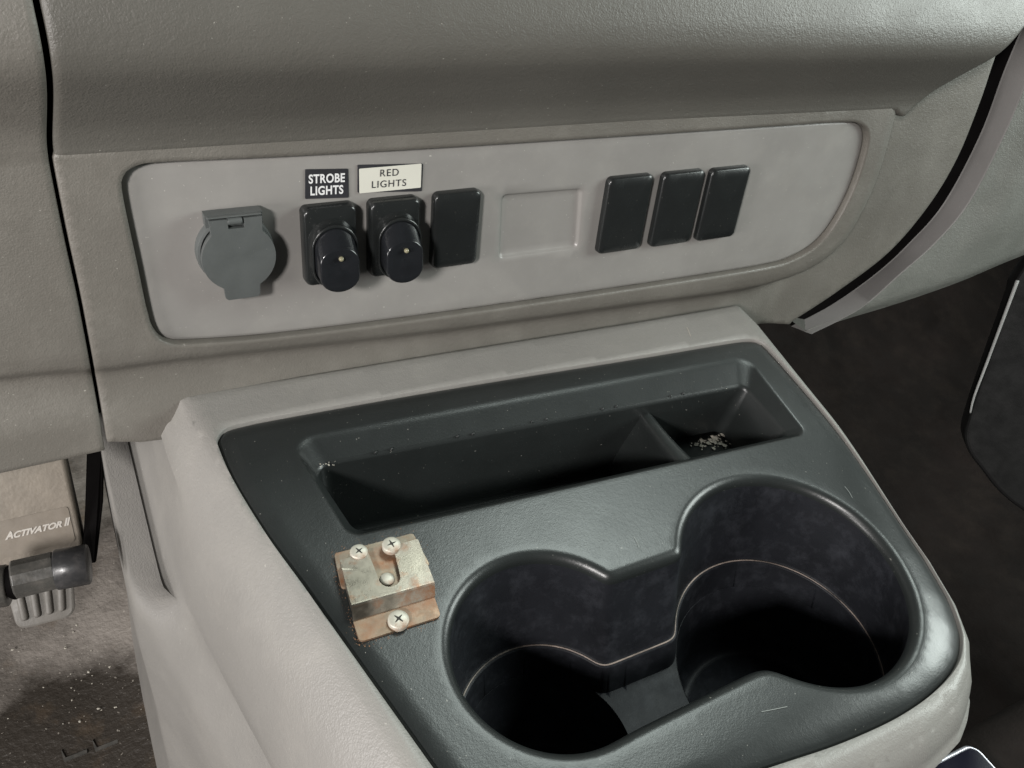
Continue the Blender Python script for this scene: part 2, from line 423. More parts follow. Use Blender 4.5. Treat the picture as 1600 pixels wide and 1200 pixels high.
# sheet spans from the strip edge to a far right edge
far = np.array([[.62, lo[-1, 1] * (1 - t) + .25 * t] for t in np.linspace(0, 1, 30)])
loop = ccw(resample(np.vstack([c2, lo[1:], far]), 500))
def fP(P):
    d1 = dist(P, lo, False); d2 = dist(P, c2, False)
    return np.c_[P, n2 + .005 * sm(d1, 0, .05) * sm(d2, 0, .03) - .004 * (1 - sm(d1, 0, .008)) - .0006 * (1 - sm(d2, 0, .002)) + .003 * sm(d2, 0, .06)]
V, Fs = sheet([loop], [], .004, fP)
mb.add(V, Fs)
L3 = fP(lo)
mb.grid([L3, L3 - [0, .0006, .0015], L3 - [0, 0, .03]])
mb.build('passenger_panel', M_PASS, dash, flip=(0, 0, 1))
# dark carrier behind the joints
mb = MB()
def qbox(mb, x0, x1, s0, s1, n0, n1):
    v = [(x, s, n) for n in (n0, n1) for s in (s0, s1) for x in (x0, x1)]
    mb.add(v, [(0, 2, 3, 1), (4, 5, 7, 6), (0, 1, 5, 4), (2, 6, 7, 3), (0, 4, 6, 2), (1, 3, 7, 5)])
qbox(mb, -.15, .62, .022, .26, -.075, -.055)
mb.build('carrier', M_VOID, dash, smooth=False)
gb = resample(gapc, 90, False)
mb = MB(); mb.loft([h3(gb - [.001, 0], NG - .007), h3(gb * .6 + c1 * .4, -.045), h3(gb * .3 + c1 * .7, -.045), h3(c1 + [.001, 0], n1 - .0005)], closed=False)
mb.build('gap_backing', M_VOID, dash)
mb = MB(); qbox(mb, -.012, .016, -.005, .2, -.03, -.012); mb.build('seam_backing', M_VOID, dash, smooth=False)

# ------------------------------------------------------------------ switch panel
PB = qw(.18, .02, 0)
sp = thing('switch_panel', 'satin grey trim panel with rounded corners in the dashboard, holding the switches', 'switch panel', tuple(PB), QROT)
PO = np.array([.18, .02, 0.0])             # (x, s, n) of the panel's own origin
rec = roundpoly([q(783, 304), q(912, 294), q(905, 389), q(779, 406)], .0030, 6); rec = ccw(rec)
mb = MB()
def fF(P):
    ind = inside(P, rec); d = dist(P, rec)
    n = -.0004 - np.where(ind, .0016 * sm(d, -.0002, .0016), 0)
    dp = dist(P, PANEL); n = n - .0007 * (1 - sm(dp, 0, .0016))
    return np.c_[P, n] - PO
V, Fs = sheet([PANEL], [], .003, fF, extra=[offs(rec, d) for d in (0, -.0005, -.001, -.0016)] + [resample(offs(PANEL, d), 300) for d in (-.0005, -.001, -.0017)])
mb.add(V, Fs)
e = fF(PANEL); mb.loft([e, e - [0, 0, .006]])
mb.build('panel_face', M_FACE, sp, flip=(0, 0, 1))

def pill(w, h, n=10, r=None):
    r = r or min(w, h) / 2 * .999
    return ccw(roundpoly([(-w / 2, -h / 2), (w / 2, -h / 2), (w / 2, h / 2), (-w / 2, h / 2)], r, n))
def L(loop, n, dx=0, dy=0, ky=0): return np.c_[loop[:, 0] + dx, loop[:, 1] + dy, n + ky * loop[:, 1]]
def local(px, py, n=0.0): p = q(px, py, n); return p - PO[:2]
def cover_mesh(w, h, top=.0032, crown=.0012):
    mb = MB(); b = pill(w, h, 6, .0026)
    rings = [(1, -.002), (1, .0008), (.995, top * .6), (.97, top * .86), (.93, top)]
    lp = [L(b * [1 - (1 - k) * 1.0, 1 - (1 - k) * w / h], n) for k, n in rings]
    for k in (.8, .6, .4, .2, .03):
        lp.append(np.c_[b * [k * .93, k * .93], top + crown * .35 * (1 - k * k) + 0 * b[:, 0]])
    mb.loft(lp, cap1=True); return mb
# plain covers
def place(o, p, extra=(0, 0, 0)): o.location = (p[0] + extra[0], p[1] + extra[1], extra[2])
cw, ch = .0190, .0272
cB = None
cov = [((674, 301), (747, 298), (748, 409), (677, 420))]
rcov = [((950, 279), (1017, 275), (1000, 388), (938, 394)), ((1034, 270), (1097, 265), (1082, 380), (1017, 385)), ((1106, 264), (1171, 260), (1149, 371), (1091, 375))]
def centre(quad, n=.002): return np.mean([local(px, py, n) for px, py in quad], 0)
def dims(quad, n=.003):
    a, b, c, d = [local(px, py, n) for px, py in quad]
    return (np.linalg.norm(b - a) + np.linalg.norm(c - d)) / 2, (np.linalg.norm(a - d) + np.linalg.norm(b - c)) / 2
w_, h_ = dims(cov[0])
bc = cover_mesh(w_, h_).build('blank_cover', M_BLACK, sp, merge=0, flip=(0, 0, 1)); place(bc, centre(cov[0]))
bc['label'] = 'black blank cover right of the two push switches'
wr, hr = np.mean([dims(r) for r in rcov], 0)
proto = None
for i, r in enumerate(rcov):
    if proto is None:
        o = proto = cover_mesh(wr, hr, .0029, .0026).build('blank_cover', M_BLACK, sp, merge=0, flip=(0, 0, 1))
    else:
        o = proto.copy(); COL.objects.link(o); o.parent = sp
    place(o, centre(r)); o['label'] = ('black blank cover, left one of the right-hand trio', 'black blank cover, middle one of the right-hand trio', 'black blank cover, right one of the right-hand trio')[i]
# push switches
def make_switch():
    W_, H_ = .0205, .0318
    mb = MB(); b = pill(W_, H_, 6, .0024)
    kn = pill(.0174, .0254, 12)
    lp = [L(b, -.002), L(b, .0018), L(b * [.985, .99], .0036), L(b * [.95, .965], .0046), L(b * [.90, .93], .0049)]
    b2 = b * [.90, .93]
    mb.loft(lp + [L(b2 * .5, .0051), L(b2 * .02, .0051)], cap1=True)
    cy = -.0016
    mb.loft([L(kn * k, n, 0, cy + dy) for k, n, dy in ((1.06, .0040, 0), (1.03, .0054, 0), (.995, .0062, -.0002), (.985, .0080, -.0004), (1.0, .0089, -.0005), (1.02, .0094, -.0005), (1.0, .0099, -.0005), (.95, .0100, -.0005), (.92, .0097, -.0005), (.91, .0080, -.0005))])
    sw = mb.build('push_switch', M_BLACK, sp, merge=0, flip=(0, 0, 1))
    mb = MB(); k0 = pill(.0156, .0230, 14)
    y0 = cy - .0005
    lp = [L(k0, .0070, 0, y0), L(k0, .0098, 0, y0)]
    for k in range(1, 8):
        t = k / 7; sy = 1 - .22 * t; lp.append(np.c_[k0[:, 0] * (1 - .035 * t), k0[:, 1] * sy + y0 - .0026 * t, .0098 + .0054 * t - .0006 * t * (k0[:, 1] / .0114)])
    lastk = lp[-1].copy(); cen = lastk.mean(0)
    for s_, dn in ((.975, .0004), (.94, .00062), (.88, .0007), (.6, .0005), (.3, .0003), (.02, .0002)):
        lp.append(np.c_[cen[0] + (lastk[:, 0] - cen[0]) * s_, cen[1] + (lastk[:, 1] - cen[1]) * s_, lastk[:, 2] + dn])
    mb.loft(lp, cap1=True)
    knob = mb.build('knob', M_KNOB, sw, merge=0, flip=(0, 0, 1))
    mb = MB(); c_ = pill(.0019, .0019, 8); mb.loft([L(c_, 0), L(c_, .0004), L(c_ * .8, .0009), L(c_ * .4, .0012), L(c_ * .05, .0013)], cap1=True)
    led = mb.build('indicator_lamp', M_LED, sw, merge=0, flip=(0, 0, 1)); led.location = (.0004, cen[1] + .0046, lastk[:, 2].mean() + .0001)
    return sw
sw1 = make_switch(); sq = [((468, 320), (552, 315), (562, 440), (478, 448)), ((572, 310), (655, 305), (656, 425), (577, 436))]
place(sw1, centre(sq[0], .003)); sw1['label'] = 'black push switch under the STROBE LIGHTS label'
sw2 = sw1.copy(); COL.objects.link(sw2); sw2.parent = sp
for ch_ in [o for o in bpy.data.objects if o.parent == sw1]:
    k = ch_.copy(); COL.objects.link(k); k.parent = sw2
place(sw2, centre(sq[1], .003)); sw2['label'] = 'black push switch under the RED LIGHTS label'
# power socket
pc = local(374, 402, .007)
mb = MB(); disc = ccw(np.array([[math.cos(a), math.sin(a)] for a in np.linspace(0, 2 * math.pi, 64, endpoint=False)]))
mb.loft([L(disc * .0166, -.002), L(disc * .0166, .0022), L(disc * .0160, .0034), L(disc * .0150, .0037), L(disc * .0148, .0030), L(disc * .01, .003)], cap1=True)
qbox(mb, -.0118, .0118, .0135, .0190, .0005, .0058)
ps = mb.build('power_socket', M_LID, sp, merge=0, angle=35); ps.location = (pc[0] - .0002, pc[1] + .0004, 0); ps.scale = (.83, .83, .9)
a_ = np.linspace(math.radians(47), math.radians(-60), 34); b_ = np.linspace(math.radians(-120), math.radians(-227), 34); R_ = .0157
lid = [(.0110, .0184)] + [(.0107, .0132)] + [(R_ * math.cos(a), R_ * math.sin(a)) for a in a_] + [(.0077, -.0152), (.0075, -.0186), (.0064, -.0197), (-.0064, -.0197), (-.0075, -.0186), (-.0077, -.0152)] + [(R_ * math.cos(a), R_ * math.sin(a)) for a in b_] + [(-.0107, .0132), (-.0110, .0184)] + [(-.0034, .0184), (-.0034, .0140), (.0034, .0140), (.0034, .0184)]
lid = ccw(np.array(lid))
mb = MB()
def prism(mb, loop, n0, n1, ch=.0004):
    V, Fs = sheet([loop], [], .004, lambda P: np.c_[P, np.full(len(P), n1)])
    mb.add(V, Fs); mb.loft([h3(loop, n0), h3(loop, n1 - ch), h3(loop, n1)])
prism(mb, resample(lid, 420), 0, .0024)
ld = mb.build('socket_lid', M_LID, ps, angle=30, bevel=.0003); ld.location = (.0004, -.0012, .0050)
mb = MB(); tube(mb, (-.0032, .0158, .0058), (.0032, .0158, .0058), .0018, 20); qbox(mb, -.0113, .0113, .0180, .0188, .0030, .0078)
mb.build('hinge', M_LID, ps, smooth=False, bevel=.0005)
# labels
def text_mesh(name, body, size, m, parent, loc, sx=1.0, bold=0.0, shear=0.0, rot=None, thick=.00005, space=1.0, spacew=1, fit=None):
    cu = bpy.data.curves.new(name, 'FONT'); cu.body = body; cu.size = size; cu.align_x = 'CENTER'; cu.align_y = 'CENTER'
    cu.offset = bold; cu.extrude = thick; cu.shear = shear; cu.space_line = space; cu.space_character = spacew
    t = bpy.data.objects.new(name, cu); COL.objects.link(t); bpy.context.view_layer.update()
    me = bpy.data.meshes.new_from_object(t.evaluated_get(bpy.context.evaluated_depsgraph_get()))
    bpy.data.objects.remove(t)
    if fit:
        X = [v.co.x for v in me.vertices]; Y = [v.co.y for v in me.vertices]
        kx = fit[0] / (max(X) - min(X)); ky = fit[1] / (max(Y) - min(Y)); mx_ = (max(X) + min(X)) / 2; my_ = (max(Y) + min(Y)) / 2
        for v in me.vertices: v.co.x = (v.co.x - mx_) * kx; v.co.y = (v.co.y - my_) * ky
    else:
        for v in me.vertices: v.co.x *= sx
    me.materials.clear(); me.materials.append(m)
    o = bpy.data.objects.new(name, me); COL.objects.link(o); o.parent = parent; o.location = loc
    if rot: o.rotation_euler = rot
    return o
def sticker(name, quad, m, label):
    P = [local(px, py, .0001) for px, py in quad]; c = np.mean(P, 0)
    mb = MB(); lp = ccw(roundpoly([p - c for p in P], .0003, 2)); mb.loft([h3(lp, -.0006), h3(lp, 0.0), h3(lp * .99, .00005)], cap1=True)
    o = mb.build(name, m, sp, merge=0, smooth=False); o.location = (c[0], c[1], 0); o['label'] = label
    return o, P - c
st, P_ = sticker('sticker', [(477, 265), (544, 264), (545, 309), (477, 311)], M_LBLK, 'black sticker reading STROBE LIGHTS')
rz = math.atan2(*(P_[1] - P_[0])[::-1]); hh = abs(P_[0][1] - P_[3][1]); ww = P_[1][0] - P_[0][0]
text_mesh('lettering', 'STROBE\nLIGHTS', hh * .46, M_WHITE, st, (-.0001, -.0001, .00015), .92, .00013, rot=(0, 0, rz * .6), space=.98, spacew=1.08, fit=(ww * .85, hh * .72))
st2, P_ = sticker('sticker', [(559, 258), (661, 256), (659, 299), (559, 301)], M_LBLK, 'cream sticker with black border reading RED LIGHTS')
ww2 = P_[1][0] - P_[0][0]; hh2 = abs(P_[0][1] - P_[3][1])
mb = MB(); lp = pill(ww2 * .955, hh2 * .90, 2, .0003); mb.loft([h3(lp, 0), h3(lp, .0002)], cap1=True)
f_ = mb.build('label_face', M_LCRM, st2, smooth=False)
text_mesh('lettering', 'RED\nLIGHTS', hh2 * .37, M_INK, st2, (-.0006, .0002, .00026), 1.32, .00001, rot=(0, 0, rz * .4), space=1.1, spacew=1.15, fit=(ww2 * .53, hh2 * .66))

# ------------------------------------------------------------------ console
def zdrop(px, py): return -.0085 * float(sm(px, 1180, 1480)) * float(np.clip((py - 620) / 380, 0, 1)) if py < 1100 else -.0085 * float(sm(px, 760, 1150))
def zlf(P, z): return np.array([onz(px, py, z + zdrop(px, py))[:2] for px, py in P])
def zl(P, z): return np.array([onz(px, py, z)[:2] for px, py in P])
TRAY_PX = [(342, 697), (343, 684), (354, 672), (380, 664), (450, 650), (700, 606), (1000, 558), (1120, 538), (1165, 532), (1188, 536), (1206, 552), (1260, 613), (1340, 714), (1400, 797), (1452, 880), (1486, 950), (1497, 1003),
           (1487, 1045), (1450, 1088), (1390, 1130), (1300, 1172), (1200, 1208), (1050, 1258), (900, 1300), (800, 1310), (735, 1278), (680, 1203), (612, 1108), (548, 1018), (482, 925), (420, 838), (366, 750)]
TR = ccw(resample(spline(zlf(TRAY_PX, -.001), 12), 420))
CON_PX = [(262, 622), (286, 631), (700, 562), (1000, 513), (1120, 492), (1164, 484), (1185, 505), (1260, 598), (1340, 700), (1402, 785), (1460, 868), (1498, 940), (1517, 1000), (1519, 1050), (1500, 1100), (1450, 1150), (1380, 1190), (1280, 1240), (1150, 1290), (1000, 1340), (850, 1360), (740, 1345), (660, 1240), (590, 1125), (505, 990), (430, 870), (350, 737)]
cpts = [p for p in CON_PX if p[0] != 262]
CO = zlf(cpts, 0)
CO[0] += [-.001, .006]; CO[1:5, 1] += .006; 
CO = ccw(resample(roundpoly(CO, [.002, .0004, .0004, .0004, .003] + [.004] * (len(CO) - 5), 5), 520))
con = thing('centre_console', 'light grey moulded centre console with a dark tray set into its top', 'console', (.16, .14, -.36))
CL = np.array([.16, .14, -.36])
def W3(P2, z): return np.c_[P2, np.full(len(P2), z) if np.isscalar(z) else z] - CL
def zroll(P):                               # console top surface falls off to the front right
    P = np.asarray(P)
    dE = dist(P, CO)
    return -.0012 * (1 - sm(dE, 0, .003)) + zfront(P)
def zfront(P):
    fr = sm(.105 - P[:, 1] + (P[:, 0] - .2) * .6, 0, .08)
    return -.0085 * fr * np.clip(1 - dist(P, CO) / .030, 0, 1) ** 2
mb = MB()
hole = offs(TR, .0005)
V, Fs = sheet([CO, hole], [1], .003, lambda P: W3(P, zroll(P)), extra=[resample(offs(CO, -d), 300) for d in (.0015, .003)])
mb.add(V, Fs)
zh = zroll(hole)
mb.loft([W3(hole, zh), W3(offs(TR, .0003), zh - .0004), W3(offs(TR, .0002), zh - .006)])
# outward fall
tn = np.roll(CO, -1, 0) - np.roll(CO, 1, 0); tn /= np.linalg.norm(tn, axis=1)[:, None]; nr = np.stack([tn[:, 1], -tn[:, 0]], 1)
kk = np.ones(15) / 15
nr = np.stack([np.convolve(np.r_[nr[-7:, k], nr[:, k], nr[:7, k]], kk, 'valid') for k in (0, 1)], 1)
leftness = sm(-nr[:, 0], .3, .8) * sm(CO[:, 0], .16, .12); backness = sm(nr[:, 1], .5, .9)
rightness = sm(nr[:, 0], .4, .8); front = sm(-nr[:, 1], .3, .9)
gv = sm(CO[:, 1], .200, .245); gw = sm(CO[:, 1], .13, .25)
prof = [  # z, base offset, extra offset on the left, extra in front
    (0, 0, 0, 0), (-.0008, .0006, .0006, .0003), (-.004, .0022, .0022, .0012), (-.008, .0030, .0048, .0024), (-.014, .0036, .0085, .004), (-.024, .004, .0125, .005), (-.04, .005, .0150, .005),
    (-.055, .005, .0165, .004), (-.066, .005, .0170, .003), (-.074, .005, .0130, .002), (-.085, .005, .0135, 0), (-.10, .006, .020, -.001), (-.13, .006, .0215, -.004), (-.20, .006, .021, -.01), (-.30, .007, .022, -.02), (-.36, .010, .028, -.02)]
z0 = zroll(CO); lp = []
for z, a, l, fr_ in prof:
    gl = l
    off = a * (1 - backness) * (1 - .85 * rightness) + gl * leftness + fr_ * front * (1 - leftness)
    zz = np.full(len(CO), z)
    if -.066 <= z <= -.024: off = off - leftness * gv * .006
    if z == -.066: off = off + leftness * gv * .0010; zz = zz + leftness * gv * .006
    if z == -.074: off = off + leftness * (gw * .004 + gv * .002); zz = zz - leftness * gv * .020
    if z == -.085: off = off + leftness * (gw * .010 + gv * .007); zz = zz + leftness * gv * .010
    if z <= -.10: off = off + leftness * (gw * .008 + gv * .004)
    P2 = CO + nr * off[:, None]
    bk = backness * sm(-z, .008, .02)
    P2 = P2 + np.stack([0 * bk, bk * .24], 1) * sm(-z, .006, .03)
    if z < -.01:                            # the hidden far part runs on under the dash
        cornerL = sm(CO[:, 1], .235, .25) * leftness * (1 - backness)
        P2 = P2 + np.stack([0 * bk, cornerL * .24], 1) * sm(-z, .006, .03)
    lp.append(W3(P2, z0 * (1 if z > -.02 else 0) + zz))
mb.loft(lp)
mb.build('console_shell', M_CONS, con, flip=None)

def scratch(pts, w, z, par=None, O=None):                     # pale worn scratches
    P = np.array([onz(*p, z) for p in pts]); d = P[-1] - P[0]; d /= np.linalg.norm(d); sd_ = np.array([-d[1], d[0], 0]) * w
    O = CL if O is None else O; mb = MB(); mb.grid([P + sd_ - O, P - sd_ - O]); mb.build('scratch', M_SCR, par or con, merge=0)
scratch([(1073, 511), (1076, 517), (1079, 525)], .00022, .00012)
# ------------------------------------------------------------------ tray insert
TL = np.array([.16, .14, -.095])
tray = thing('cup_holder_tray', 'dark moulded tray with two cup wells and a long slot on the console top', 'cup holder', tuple(TL))
def T3(P2, z): return np.c_[P2, np.full(len(P2), z) if np.isscalar(z) else z] - TL
cL, rL = np.array([.1158, .1039]), .0353
cR, rR = np.array([.2216, .0974]), .0456
def union_outline(d=0.0, n=700, sm_=5):
    # walk: left circle, back notch line, right circle, front line
    yb0, yb1, yf0, yf1 = .1200 - d * -1, .1190 + d, .0700 - d, .0715 - d
    rl, rr = rL + d, rR + d
    yb = .1195 + d; yfl, yfr = .0695 - d, .0715 - d
    a0 = math.asin(np.clip((yb - cL[1]) / rl, -1, 1)); a1 = -math.asin(np.clip((cL[1] - yfl) / rl, -.995, 1))
    A = [cL + rl * np.array([math.cos(t), math.sin(t)]) for t in np.linspace(a0, 2 * math.pi + a1, 160)]
    b0 = math.pi + math.asin((cR[1] - yfr) / rr); b1 = math.pi - math.asin((yb - cR[1]) / rr)
    B = [cR + rr * np.array([math.cos(t), math.sin(t)]) for t in np.linspace(b0 - 2 * math.pi, b1, 200)]
    P = ccw(resample(np.array(A + B), n))
    for k in range(sm_ * 4):
        w = .25 * (np.ones(n) if k < 24 else 1 - sm(P[:, 1], .075, .10))[:, None]
        P = P * (1 - 2 * w) + (np.roll(P, 1, 0) + np.roll(P, -1, 0)) * w
    return P
U0 = union_outline(0, 700, 22)
RIMR = .0042
slotA = ccw(roundpoly(zl([(455, 686), (1166, 556), (1257, 675), (549, 833)], 0), [.007, .006, .004, .005], 10))
mb = MB()
def ztray(P):
    dE = dist(P, TR)
    return -.0004 - .0010 * (1 - sm(dE, 0, .006)) + zfront(P) - .0007 * (1 - sm(dE, 0, .0012))
rim0 = offs(U0, RIMR); sl0 = offs(slotA, .0018)
V, Fs = sheet([TR, rim0, sl0], [1, 2], .0026, lambda P: T3(P, ztray(P)), extra=[resample(offs(TR, -d), 300) for d in (.0012, .0026)])
mb.add(V, Fs)
e = T3(TR, ztray(TR)); mb.loft([e, e - [0, 0, .005]])
zr = ztray(rim0); RR = [T3(rim0, zr)]
for k in range(1, 8):
    a = math.pi / 2 * k / 7; RR.append(T3(offs(U0, RIMR * (1 - math.sin(a))), zr - RIMR * (1 - math.cos(a))))
mb.loft(RR)
rimw = np.array(RR[-1])[:, 2] + TL[2]
zs = ztray(sl0); SS = [T3(sl0, zs)]
# slot: shoulder slope at the back and the ends, steep at the front
slotB = ccw(roundpoly(zl([(487, 730), (1163, 604), (1232, 681), (556, 833)], -.0059), [.006, .0045, .004, .006], 10))
slotC = ccw(roundpoly(zl([(487, 730), (1163, 604), (1232, 681), (556, 833)], -.0059) + np.array([[.003, -.003], [-.006, -.003], [-.016, .003], [.003, .003]]), [.006, .005, .005, .006], 10))
gq = lambda t: (t * t / .6 if t < .3 else t - .15) / .85
for t in np.r_[np.linspace(0, .3, 7)[1:], np.linspace(.4, 1, 6)]:
    SS.append(T3(sl0 * (1 - t) + slotB * t, zs - .0056 * gq(t)))
inw = lambda t: slotB * (1 - t) + slotC * t
for t, z in ((.03, -.0072), (.12, -.0090), (.4, -.022), (.8, -.040), (.95, -.0460), (1.0, -.0485)): SS.append(T3(inw(t), z))
SS.append(T3(offs(slotC, -.0015), -.0495)); SS.append(T3(offs(slotC, -.004), -.050))
mb.loft(SS, cap1=True)
tb = mb.build('tray_surface', M_TRAY, tray, flip=(0, 0, 1))
# cup wells (their axes lean with the tray)
mb = MB()
T3_ = T3
def T3(P2, z):
    V_ = T3_(P2, z); zz_ = V_[:, 2] + TL[2]; k_ = np.minimum(zz_ + .006, 0); V_[:, 1] += .35 * k_; V_[:, 0] -= .03 * k_; return V_
mb.loft([T3(U0, rimw), T3(offs(U0, -.0003), -.012), T3(offs(U0, -.0006), -.0400)])
U1 = offs(U0, -.0006); U2 = offs(U0, -.0022); 
# align U2 start to U1
k0 = np.argmin(((U2 - U1[0]) ** 2).sum(1)); U2 = np.roll(U2, -k0, 0)
mb.loft([T3(U1, -.0400), T3(U1, -.0410), T3(offs(U0, -.0012), -.0414), T3(U2, -.0415), T3(U2, -.0421), T3(offs(U2, -.0003), -.054)])
circ = lambda c, r, n=120: np.array([c + r * np.array([math.cos(t), math.sin(t)]) for t in np.linspace(0, 2 * math.pi, n, endpoint=False)])
hl, hr_ = circ(cL, .0325), circ(cR, .0428)
V, Fs = sheet([resample(offs(U2, -.0003), 350), hl, hr_], [1, 2], .004, lambda P: T3(P, -.054))
mb.add(V, Fs)
for c, r in ((cL, .0325), (cR, .0428)):
    mb.loft([T3(circ(c, r + .0001), -.0538), T3(circ(c, r), -.0545), T3(circ(c, r - .0015), -.082), T3(circ(c, r - .004), -.0855), T3(circ(c, r - .008), -.0862), T3(circ(c, r - .0085), -.0852), T3(circ(c, .001), -.0852)], cap1=True)
mb.build('cup_well', M_CUP, tray, flip=(0, 0, 1))
# worn liner edge along the step
mb = MB(); lpE = []
E0 = offs(U0, -.0009)
for a in np.linspace(0, 2 * math.pi, 7)[:-1]:
    lpE.append(T3(offs(U0, -.0013 + .00028 * math.cos(a)), -.0413 + .00028 * math.sin(a)))
lpE.append(lpE[0]); mb.loft(lpE); mb.build('liner_edge', M_EDGE, tray)
T3 = T3_
mb = MB(); fp = roundpoly([(.218, .157), (.268, .153), (.270, .194), (.220, .197)], .004, 4)
mb.loft([T3(fp, -.0345), T3(fp, -.0336)], cap1=True); mb.build('compartment_floor', M_TRAY, tray)
# divider fin
mb = MB()
A = np.array([.2185, .1985, -.0115]); B = np.array([.2140, .1585, -.0035])
def fin(P, w0, w1, z):
    return [(P[0] - w0, P[1], P[2]), (P[0] + w0, P[1], P[2]), (P[0] + w1, P[1], z), (P[0] - w1, P[1], z)]
secs = []
for t in np.linspace(0, 1, 14):
    P = A * (1 - t) + B * t; P = P.copy(); P[2] += -.001 * math.sin(t * math.pi)
    g = .0085 * (1 - t) ** 1.2 + .004
    sec = []
    for u, zz in ((-1, -.0455), (-.75, -.033), (-.45, -.022), (-.2, P[2] - .004), (-.12, P[2] - .001), (-.05, P[2]), (.05, P[2]), (.12, P[2] - .001), (.2, P[2] - .004), (.45, -.022), (.75, -.033), (1, -.0455)):
        ww_ = max(abs(u) * g, (.0025 + .0012 * t) * min(1, abs(u) * 9) + abs(u) * .003)
        sec.append((P[0] + math.copysign(ww_, u), P[1], zz))
    secs.append(sec)
b0 = len(secs[0]); mb.loft([np.array(s_) - TL for s_ in secs], closed=False)
mb.build('divider', M_TRAY, tray, flip=(0, 0, 1))
for pts in ([(990, 838), (998, 856)], [(1190, 1112), (1230, 1104)], [(1320, 760), (1332, 778)]):
    M_SCR_, globals()['M_SCR'] = M_SCR, M_SCR2
    scratch([pts[0], ((pts[0][0] + pts[1][0]) / 2 + 1, (pts[0][1] + pts[1][1]) / 2), pts[1]], .00012, ztray(np.array([onz(*pts[0], -.001)[:2]]))[0] + .0002, tray, TL)
    globals()['M_SCR'] = M_SCR_
# small moulded nibs along the shoulder
for px, py in [(587, 708), (612, 703), (715, 683), (739, 679), (831, 660), (854, 656), (941, 640), (963, 636), (1047, 620), (1067, 616)]:
    p = onz(px, py, -.0055); mb = MB()
    c8 = circ(p[:2], .0006, 10); mb.loft([T3(c8, -.0085), T3(c8, -.0047), T3(circ(p[:2], .0003, 10), -.0043)], cap1=True)
    mb.build('nib', M_TRAY, tray, merge=0)

# ------------------------------------------------------------------ bracket
BO = onz(606, 918, -.0006)
br = thing('mounting_bracket', 'rusty stepped steel clip bracket screwed onto the tray left of the small cup well', 'bracket', tuple(BO))
def bl(px, py, z): return np.array(onz(px, py, z)) - BO
# local bracket axes: u along width, v up the tray
a, b, c, d = [onz(*p, .0006) for p in [(560, 1002), (688, 965), (652, 834), (523, 868)]]
uu = ((b - a) / 2 + (c - d) / 2); ub = uu / np.linalg.norm(uu); vv = (d - a) / 2 + (c - b) / 2; vb = vv - ub * (vv @ ub); vb /= np.linalg.norm(vb)
wB, hB = np.linalg.norm(uu), np.linalg.norm(vv); ctr = (a + b + c + d) / 4
rotB = math.atan2(ub[1], ub[0])
br.location = (ctr[0], ctr[1], -.0006); br.rotation_euler = (0, 0, rotB)
hw, hh_ = wB / 2, hB / 2
ix = Matrix.Rotation(-rotB, 3, 'Z')
def inbr(px, py, z):
    p = Vector(onz(px, py, z - .0006)) - Vector((ctr[0], ctr[1], -.0006)); return ix @ p
def i2(px, py, z): p = inbr(px, py, z); return np.array([p.x, p.y])
zf, zd = .0012, .0062
mb = MB()                                   # lower plate under the clip, its rear edge carries two screws
pl_ = ccw(roundpoly([i2(534, 920, .001), i2(672, 885, .001), i2(645, 834, .0012), i2(522, 866, .0012)], .0012, 5))
prism(mb, pl_, 0.0002, .0016, .0002)
mb.build('base_plate', M_BASE, br, angle=30)
F0, F1, F2, F3 = i2(562, 1003, zf), i2(689, 963, zf), i2(679, 933, zf), i2(552, 971, zf)
D0, D1, D2, D3 = i2(550, 948, zd), i2(680, 912, zd), i2(653, 842, zd), i2(531, 875, zd)
mb = MB(); prism(mb, ccw(roundpoly([F0, F1, F2, F3], [.0016, .0016, .0001, .0001], 5)), zf - .0010, zf, .0002)
mb.build('foot_flange', M_RUST, br, angle=30, merge=0)
mb = MB()
yf, yd = (F2[1] + F3[1]) / 2, (D0[1] + D1[1]) / 2; xl = (F3[0] + D0[0]) / 2; xr = (F2[0] + D1[0]) / 2
prof_ = [(F3[1] , F2[1], zf - .0002, 0), (F3[1], F2[1], zf + .0006, 0), (D0[1], D1[1], zd - .0012, 0), (D0[1] + .0002, D1[1] + .0002, zd - .0004, 0), (D0[1] + .0007, D1[1] + .0007, zd - .00005, 0), (D0[1] + .0014, D1[1] + .0014, zd, 0)]
G = []
for k, (ya, yb_, z_, _) in enumerate(prof_):
    f_x = min(1, k / 2); a_x = F3[0] * (1 - f_x) + D0[0] * f_x; b_x = F2[0] * (1 - f_x) + D1[0] * f_x
    G.append([(a_x, ya, z_), (b_x, yb_, z_)])
G = np.array(G); Bk = G + [0, .0008, -.0004]
mb.loft([np.array([g[0], g[1], h[1], h[0]]) for g, h in zip(G, Bk)], cap0=True, cap1=True)
N0, N1, N2, N3 = i2(577, 867, zd), i2(592, 906, zd), i2(625, 898, zd), i2(616, 857, zd)
nc = (N1 + N2) / 2; nr_ = np.linalg.norm(N2 - N1) / 2; bd = (N1 + N2) / 2 - (N0 + N3) / 2; an0 = math.atan2(*(N2 - N1)[::-1])
arc = [nc + nr_ * np.array([math.cos(an0 - t), math.sin(an0 - t)]) for t in np.linspace(0, math.pi, 18)]
top_at = lambda x: D3 + (D2 - D3) * (x - D3[0]) / (D2[0] - D3[0])
dk = [D0 + [0, .0012], D1 + [0, .0012], D2, top_at(N3[0])] + arc + [top_at(N0[0]), D3]
prism(mb, ccw(resample(np.array(dk), 260)), zd - .0009, zd, .00015)
mb.build('clip_plate', M_STEEL, br, angle=30, merge=0)
mb = MB(); sd = np.array([D3, D0 + [0, .001]]); mb.grid([np.c_[sd, [zd - .0005] * 2], np.c_[sd + [.0003, 0], [.0014] * 2], np.c_[sd + [.001, 0], [.0014] * 2], np.c_[sd + [.001, 0], [zd - .0009] * 2]])
